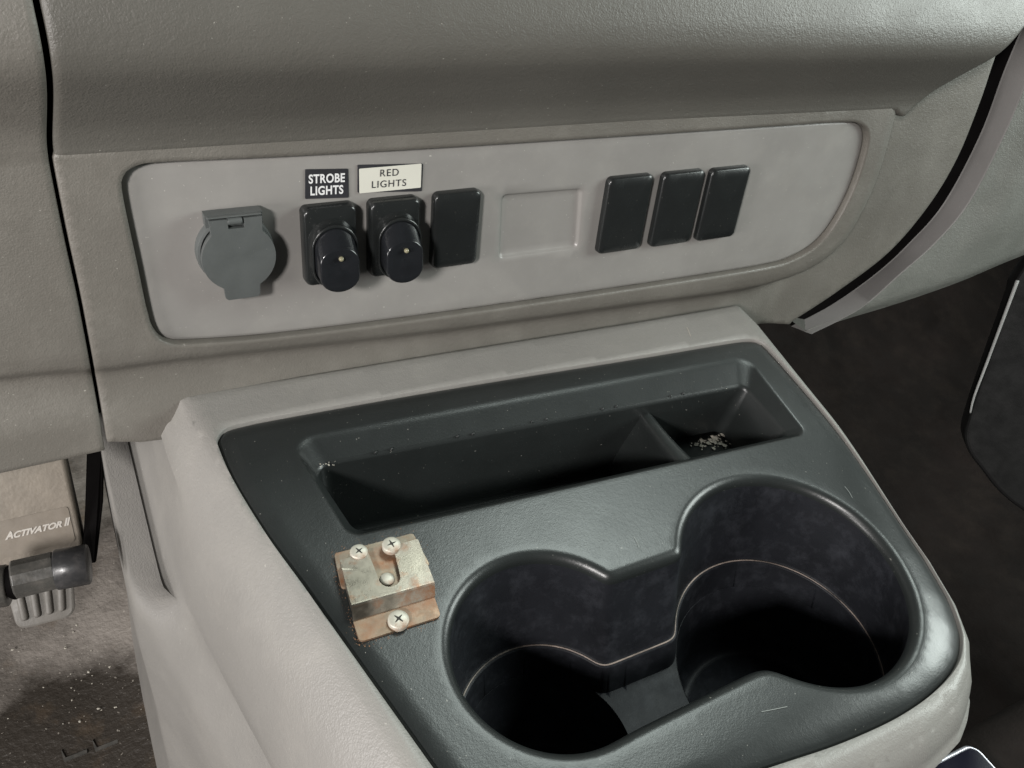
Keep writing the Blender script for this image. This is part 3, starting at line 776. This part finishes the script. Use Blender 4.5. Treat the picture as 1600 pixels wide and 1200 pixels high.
mb.build('side_flange', M_STEEL, br, merge=0)
# riveted tongue seen through the notch
mb = MB(); tg = ccw(roundpoly([i2(588, 925, .004), i2(632, 914, .004), i2(614, 848, .004), i2(574, 858, .004)], .0006, 3)); prism(mb, tg, .0030, .0040, .0002)
mb.build('tongue', M_BASE, br, angle=30)
def screw(x, y, z, r, tilt=0, ang=0, slot=True, nm='screw', m=M_SCREW):
    mb = MB(); lp = []
    for rr, zz in ((r * .98, -.0014), (r, 0), (r * .98, .0003), (r * .95, .0005), (r * .80, .00075), (r * .4, .0009), (r * .02, .00092)):
        lp.append(np.c_[disc * rr, np.full(len(disc), zz)])
    mb.loft(lp, cap1=True); o = mb.build(nm, m, br, merge=0); o.location = (x, y, z); o.rotation_euler = (tilt, tilt * .5, 0)
    if slot:
        mb = MB()
        for k in (0, 1):
            a = ang + k * math.pi / 2; ca, sa = math.cos(a), math.sin(a); l_, w2 = r * .50, r * .085
            P = [(-l_, -w2 * .3), (-l_ * .4, -w2), (0, -w2 * 1.3), (l_ * .4, -w2), (l_, -w2 * .3), (l_, w2 * .3), (l_ * .4, w2), (0, w2 * 1.3), (-l_ * .4, w2), (-l_, w2 * .3)]
            P = np.array([(x_ * ca - y_ * sa, x_ * sa + y_ * ca) for x_, y_ in P]); dz = .00086 + .00002 * k
            mb.add(np.vstack([np.c_[P, [dz - .0001] * 10], np.c_[P * .999, [dz + .00010] * 10]]), [tuple(range(10, 20))] + [(i, (i + 1) % 10, 10 + (i + 1) % 10, 10 + i) for i in range(10)])
        mb.build('cross_slot', M_SLOT, o, merge=0, smooth=False)
    mb = MB(); tube(mb, (0, 0, -z), (0, 0, -.0012), r * .45, 16)
    if slot: mb.build('shank', m, o, merge=0)
    return o
for px, py, z, r, an in ((561, 860, .0062, .0031, .5), (612, 849, .0068, .0033, .2), (623, 966, .0022, .0036, .6)):
    p = inbr(px, py, z + .001); screw(p.x, p.y, z, r, 0, an)
p = inbr(605, 904, .0048); screw(p.x, p.y, .0042, .0026, 0, 0, False, 'rivet')

# ------------------------------------------------------------------ under the dash, left
FZ = -.36
mb = MB(); nx_, ny_ = 260, 260
xs = np.linspace(-.45, .17, nx_); ys = np.linspace(-.1, 1.3, ny_)
X_, Y_ = np.meshgrid(xs, ys)
Z_ = FZ + .0 * X_
rr = rng.normal(size=(26, 26))
def vnoise(X, Y, s, seed):
    r = np.random.default_rng(seed).random((64, 64)); x = (X / s) % 63; y = (Y / s) % 63; i = np.floor(x).astype(int); j = np.floor(y).astype(int); fx, fy = x - i, y - j
    fx = fx * fx * (3 - 2 * fx); fy = fy * fy * (3 - 2 * fy)
    return r[j, i] * (1 - fx) * (1 - fy) + r[j, (i + 1) % 64] * fx * (1 - fy) + r[(j + 1) % 64, i] * (1 - fx) * fy + r[(j + 1) % 64, (i + 1) % 64] * fx * fy
Z_ = Z_ + .010 * (vnoise(X_ + 1, Y_ + 1, .12, 1) - .5) + .004 * (vnoise(X_ + 1, Y_ + 1, .04, 2) - .5)
Z_ += .05 * sm(Y_, .50, .9) + .015 * sm(X_, -.06, .03)
mb.grid([np.stack([X_[j], Y_[j], Z_[j]], 1) for j in range(ny_)])
fl = mb.build('floor', M_FLOOR, None, flip=(0, 0, 1)); tag(fl, 'dusty brown rubber floor mat area left of the console', None, None, 'structure')
at = fl.data.attributes.new('dust', 'FLOAT', 'POINT')
co = np.array([v.co[:] for v in fl.data.vertices])
def blob(px, py, r):
    p = onz(px, py, FZ)[:2]; return np.exp(-((co[:, :2] - p) ** 2).sum(1) / (r * r))
dv = .45 + .65 * blob(215, 985, .045) + .35 * blob(60, 1010, .06) + .4 * blob(330, 1040, .05) - .9 * blob(160, 1130, .055) - .5 * blob(80, 1180, .05) - .3 * blob(260, 1150, .03) - .2 * blob(190, 850, .06)
at.data.foreach_set('value', dv.astype(np.float32))
# moulded tread marks at the near end of the mat
mb = MB()
for px, py, dx in ((103, 1189, 0), (152, 1173, 0)):
    p = onz(px, py, FZ + .004)
    for (ax, ay, bx, by) in ((0, 0, .013, .002), (0, 0, -.002, .008)):
        P = ccw(np.array([(p[0] + ax - .0012, p[1] + ay), (p[0] + bx, p[1] + by - .0012), (p[0] + bx, p[1] + by + .0012), (p[0] + ax, p[1] + ay + .0024)]))
        mb.loft([np.c_[P, [FZ - .006] * 4], np.c_[P, [FZ + .004] * 4]], cap1=True)
tr = mb.build('mat_tread', M_SLV, None, smooth=False); tag(tr, 'small raised tread marks of the floor mat at the lower left edge', 'floor mat', None, None)

# far dark bulkhead and right-hand floor
mb = MB(); n_ = 90
X_, Y_ = np.meshgrid(np.linspace(.17, 1.3, n_), np.linspace(-.1, 1.3, n_))
Z_ = -.36 + .02 * vnoise(X_, Y_, .1, 5) + .22 * sm(Y_, .35, .9) + .05 * np.exp(-((X_ - .42) / .09) ** 2) * sm(Y_, .2, .5)
mb.grid([np.stack([X_[j], Y_[j], Z_[j]], 1) for j in range(n_)])
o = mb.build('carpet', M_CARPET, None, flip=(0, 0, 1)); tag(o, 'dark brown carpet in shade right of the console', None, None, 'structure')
mb = MB(); X_, Z2 = np.meshgrid(np.linspace(-.6, 1.5, 30), np.linspace(-.4, .5, 30))
mb.grid([np.stack([X_[j], 1.0 - .25 * (Z2[j] + .4), Z2[j]], 1) for j in range(30)])
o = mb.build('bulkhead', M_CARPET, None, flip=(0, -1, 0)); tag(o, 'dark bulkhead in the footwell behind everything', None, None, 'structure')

# brake controller box
def plane_pts(P0, N):
    P0 = np.array(P0, float); N = np.array(N, float); N /= np.linalg.norm(N)
    def f(px, py, lift=0.0):
        r = ray(px, py); P = P0 + N * lift; return EYE + r * ((P - EYE) @ N) / (r @ N)
    return f, N
bx0 = onz(80, 850, -.11)
pang = math.radians(48)
f_, NB = plane_pts(bx0, (0, -math.sin(pang), math.cos(pang)))
cb = thing('brake_controller', 'dusty tan brake controller box reading ACTIVATOR II, hanging under the dash at the left', 'controller', tuple(bx0), (pang, 0, 0))
Rb = np.array(Matrix.Rotation(pang, 3, 'X'))
def lb(px, py, n=0.0): return Rb.T @ (f_(px, py, n) - bx0)
aa, bb_, cc, dd = lb(-150, 905), lb(131, 856), lb(134, 715), lb(-150, 765)
mb = MB(); lp = ccw(roundpoly([(bb_[0] - .12, bb_[1]), (bb_[0], bb_[1]), (bb_[0], bb_[1] + .07), (bb_[0] - .12, bb_[1] + .07)], .0022, 5))
mb.loft([h3(lp, -.03), h3(lp, -.0015), h3(offs(lp, -.0005), -.0004), h3(offs(lp, -.0015), 0)], cap0=True, cap1=True)
mb.build('housing', M_TAN, cb, merge=0)
p0 = lb(118, 788); p1 = lb(118, 845); p2 = lb(-10, 870)
mb = MB(); lp = ccw(roundpoly([(p1[0] - .062, p1[1]), (p1[0], p1[1]), (p1[0], p0[1]), (p1[0] - .062, p0[1])], .0016, 4)); mb.loft([h3(lp, .0001), h3(lp, .0004)], cap1=True)
pt = mb.build('nameplate', M_PLATE, cb, merge=0, smooth=False)
t0, t1 = lb(5, 838), lb(110, 815); wT = t1[0] - t0[0]
tx = text_mesh('lettering', 'ACTIVATOR II', .0048, M_FADE, pt, ((t0[0] + t1[0]) / 2, (t0[1] + t1[1]) / 2, .0006), 1.0, .00022, .45, spacew=1.0)
vx = [v.co.x for v in tx.data.vertices]; k_ = wT / (max(vx) - min(vx))
mn = min(vx)
for v in tx.data.vertices: v.co.x *= k_
xs0 = mn * k_
for v in tx.data.vertices:                  # larger first letter, small caps after it
    if not (v.co.x < xs0 + wT * .105 or v.co.x > xs0 + wT * .90): v.co.y = -.0018 + (v.co.y + .0018) * .80
# black side arm beside the box
s0 = onz(146, 780, -.11)
mb = MB(); 
quad = [onz(136, 690, -.09), onz(162, 690, -.09), onz(160, 790, -.105), onz(150, 880, -.115), onz(128, 880, -.115), onz(133, 790, -.105)]
lp = np.array([quad[0], quad[5], quad[4], quad[3], quad[2], quad[1]])
mb.add(np.vstack([lp, lp + [0, .02, -.02]]), [tuple(range(6)), tuple(range(11, 5, -1))] + [(i, (i + 1) % 6, 6 + (i + 1) % 6, 6 + i) for i in range(6)])
o = mb.build('support_bracket', M_VOID, None, smooth=False, bevel=.001); tag(o, 'black support bracket between the tan controller box and the console', 'bracket')

# black bar with sleeve
hz = -.085
A0 = onz(-60, 925, hz); A1 = onz(14, 914, hz); B0 = onz(20, 906, hz + .002); B1 = onz(88, 890, hz + .002); B2 = onz(140, 881, hz + .002)
hb = thing('pedal_lever', 'black round bar with a grey plastic sleeve in front of the tan controller box', 'bar', tuple(B1))
mb = MB(); tube(mb, A0 - B1, A1 - B1, .0088); mb.build('bar_end', M_SLV, hb, merge=0, angle=40)
mb = MB(); tube(mb, A1 - B1 - [.001, 0, .0], B0 - B1 + [.003, 0, 0], .0072); mb.build('joint', M_VOID, hb, merge=0, angle=40)
mb = MB(); tube(mb, B0 - B1, B1 - B1, .0083, 12); mb.build('sleeve', M_SLV, hb, merge=0, angle=25)
mb = MB(); tube(mb, B1 - B1 - [.0005, 0, 0], B2 - B1, .0088); mb.build('grip', M_BAR, hb, merge=0, angle=40)

# pedal
pz = onz(70, 950, -.25); pa = math.radians(40)
f2, NP = plane_pts(pz, (0, -math.sin(pa), math.cos(pa)))
Rp = np.array(Matrix.Rotation(pa, 3, 'X'))
pd = thing('brake_pedal', 'ribbed grey rubber pedal pad below the black bar', 'pedal', tuple(pz), (pa, 0, 0))
def lpd(px, py, n=0.0): return (Rp.T @ (f2(px, py, n) - pz))[:2]
pp = [lpd(27, 985), lpd(117, 962), lpd(112, 880), lpd(5, 905)]
mb = MB(); lp = ccw(roundpoly(pp, [.006, .006, .003, .003], 6)); mb.loft([h3(lp, -.008), h3(lp, -.001), h3(offs(lp, -.0012), 0)], cap0=True, cap1=True)
mb.build('pedal_pad', M_PEDAL, pd, merge=0, angle=40)
u_ = (pp[1] - pp[0]); 
def rib_path(a, b, top_):                   # U-shaped rib
    pts = [a + (top_ - a) * 0]; return pts
for k in range(4):
    fr0 = .10 + .215 * k
    base = pp[0] + u_ * (fr0 + .07) + (pp[3] - pp[0]) * .20; topq = pp[3] + (pp[2] - pp[3]) * (fr0 + .07)
    dirv = topq - base; side = u_ / np.linalg.norm(u_) * np.linalg.norm(u_) * .060
    P = [topq - side, base - side] + [base + side * math.cos(t) + dirv / np.linalg.norm(dirv) * np.linalg.norm(side) * -math.sin(t) for t in np.linspace(math.pi, 0, 10)[1:-1]] + [base + side, topq + side]
    lp = ccw(resample(np.array(P), 60)); mb = MB(); mb.loft([h3(lp, 0), h3(lp, .0018), h3(offs(lp, -.0010), .0028)], cap1=True)
    mb.build('rib', M_PEDAL, pd, merge=0, angle=50)
mb = MB(); tube(mb, (0, .004, -.012), (0, .19, -.010), .006); mb.build('pedal_arm', M_BAR, pd, merge=0)

# ------------------------------------------------------------------ right side
fd, ND = plane_pts(onz(1560, 560, -.10), (-.75, -.55, .36))
sb = thing('passenger_seat', 'black seat shell with a thin pale piping line, in the dark at the right edge', 'seat', tuple(fd(1560, 560)))
ref = fd(1560, 560)
mb = MB(); P = [fd(*p) for p in [(1592, 430), (1580, 462), (1565, 505), (1540, 575), (1515, 650), (1508, 690), (1530, 730), (1600, 800), (1800, 900), (1800, 340), (1650, 370)]]
P = spline(np.array(P) - ref, 6); n_ = len(P)
mb.add(np.vstack([P, P - ND * .03]), [tuple(range(n_)), tuple(range(2 * n_ - 1, n_ - 1, -1))] + [(i, (i + 1) % n_, n_ + (i + 1) % n_, n_ + i) for i in range(n_)])
mb.build('shell', M_DOOR, sb, smooth=False, bevel=.003)
pp_ = spline([fd(1590, 438) - ref, fd(1565, 505) - ref, fd(1540, 572) - ref, fd(1522, 620) - ref, fd(1516, 645) - ref], 6, False)
mb = MB(); sweep(mb, pp_, .0013, 10, .5)
mb.build('piping', M_CHROME, sb, merge=0)
# seat cushion and phone at lower right
mb = MB(); cz = -.085
lp = ccw(roundpoly([(.29, -.25), (.75, -.25), (.75, .035), (.29, .035)], .03, 8))
mb.loft([np.c_[offs(lp, 0), [-.30] * len(lp)], np.c_[lp, [cz - .02] * len(lp)], np.c_[offs(lp, -.004), [cz - .008] * len(lp)], np.c_[offs(lp, -.014), [cz - .001] * len(lp)], np.c_[offs(lp, -.02), [cz] * len(lp)]], cap1=True)
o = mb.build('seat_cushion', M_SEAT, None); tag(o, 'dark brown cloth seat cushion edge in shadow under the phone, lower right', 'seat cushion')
phz = cz + .009
k0_, k1, k2 = onz(1395, 1222, phz)[:2], onz(1520, 1158, phz)[:2], onz(1600, 1246, phz)[:2]
pc_ = k1 + (k0_ - k1) * .5
ua = (k0_ - k1) / np.linalg.norm(k0_ - k1); vb_ = (k2 - k1); vb_ = vb_ / np.linalg.norm(vb_)
corner = k1
PH = [corner, corner + ua * .075, corner + ua * .075 + vb_ * .15, corner + vb_ * .15]
cen = np.mean(PH, 0)
ph = thing('phone', 'dark phone with silver edge poking in at the lower right corner of the picture', 'phone', (cen[0], cen[1], cz + .001))
lp = ccw(roundpoly([p - cen for p in PH], .0065, 8))
mb = MB(); mb.loft([h3(offs(lp, -.001), 0), h3(lp, .0012), h3(lp, .0070), h3(offs(lp, -.0006), .0078), h3(offs(lp, -.0014), .0080), h3(offs(lp, -.0016), .0076)], cap0=True, cap1=True)
mb.build('frame', M_FRAME, ph, merge=0)
mb = MB(); mb.loft([h3(offs(lp, -.0016), .0076), h3(offs(lp, -.0018), .0081)], cap1=True); mb.build('screen', M_SCREEN, ph, merge=0, smooth=False)

# ------------------------------------------------------------------ loose dirt
def chip(mb, p, r, flat=.5):
    a0 = random.random() * 6.28; n = random.choice((4, 5, 6)); L_ = []
    for i in range(n):
        a = a0 + i * 2 * math.pi / n; rr_ = r * random.uniform(.6, 1.2); L_.append((p[0] + rr_ * math.cos(a), p[1] + rr_ * math.sin(a), p[2]))
    V = L_ + [(p[0], p[1], p[2] + r * flat), (p[0], p[1], p[2] - r * .3)]
    mb.add(V, [(i, (i + 1) % n, n) for i in range(n)] + [((i + 1) % n, i, n + 1) for i in range(n)])
mb = MB()
for k in range(170):
    px, py = random.gauss(190, 90), random.gauss(1010, 80)
    if px < -20 or px > 400: continue
    p = onz(px, py, FZ + .004)
    if p[0] > .0: continue
    chip(mb, p, random.choice((.0004, .0006, .0007, .0012)))
o = mb.build('floor_grit', M_CRUMB, None, merge=0, smooth=False); tag(o, 'pale grit and crumbs scattered on the floor mat left of the console', 'grit', None, 'stuff')
mb = MB()
for k in range(110):
    p = onz(random.gauss(1113, 17), random.gauss(688, 7), -.0335); p[2] = -.0336 + random.random() * .001
    if .166 < p[1] < .190: chip(mb, p, random.choice((.0003, .0004, .0006, .0006, .0010, .0016)), .35)
o = mb.build('slot_debris', M_CRUMB, None, merge=0, smooth=False); tag(o, 'pale crumbs and debris lying in the right end of the tray slot', 'debris', None, 'stuff')
mb = MB()
for k in range(46):
    px, py = random.uniform(380, 1420), random.uniform(640, 1150)
    p = onz(px, py, 0.0)
    pt_ = p[None, :2]
    if not inside(pt_, TR)[0] or inside(pt_, offs(U0, .005))[0] or inside(pt_, offs(slotA, .004))[0] or dist(pt_, TR)[0] < .02: continue
    p[2] = -.0006; chip(mb, p, random.choice((.00012, .00018, .00025)), .5)
for k in range(26):                         # fluff caught on the slot shoulder
    cxy = random.choice(((512, 726), (1136, 606), (1158, 575), (520, 722)))
    p = onz(random.gauss(cxy[0], 9), random.gauss(cxy[1], 2.0), -.0050); chip(mb, p, random.choice((.00015, .00025, .0004)), .4)
o = mb.build('dust_specks', M_CRUMB, None, merge=0, smooth=False); tag(o, 'tiny pale dust specks on the dark tray top', 'dust', None, 'stuff')

mb = MB()
for k in range(420):                        # rust flakes shed round the bracket
    t = random.random() * 4; i = int(t); f = t - i
    E_ = [(562, 1003), (689, 963), (650, 832), (521, 867)]; a, b = E_[i], E_[(i + 1) % 4]
    if i == 1 and random.random() < .7: continue
    px, py = a[0] + (b[0] - a[0]) * f, a[1] + (b[1] - a[1]) * f; d = abs(random.gauss(0, 7)); ox, oy = (px - 605) , (py - 918); ln = math.hypot(ox, oy)
    p = onz(px + ox / ln * d, py + oy / ln * d, -.0004); p[2] = -.00042; chip(mb, p, random.choice((.00012, .00018, .00028)), .3)
M_FLAKE = mat('rust_flake', (.16, .085, .045), .8, 0, var=.4, vscale=400)
o = mb.build('rust_flakes', M_FLAKE, None, merge=0, smooth=False); tag(o, 'brown rust flakes lying on the tray around the metal bracket', 'rust', None, 'stuff')
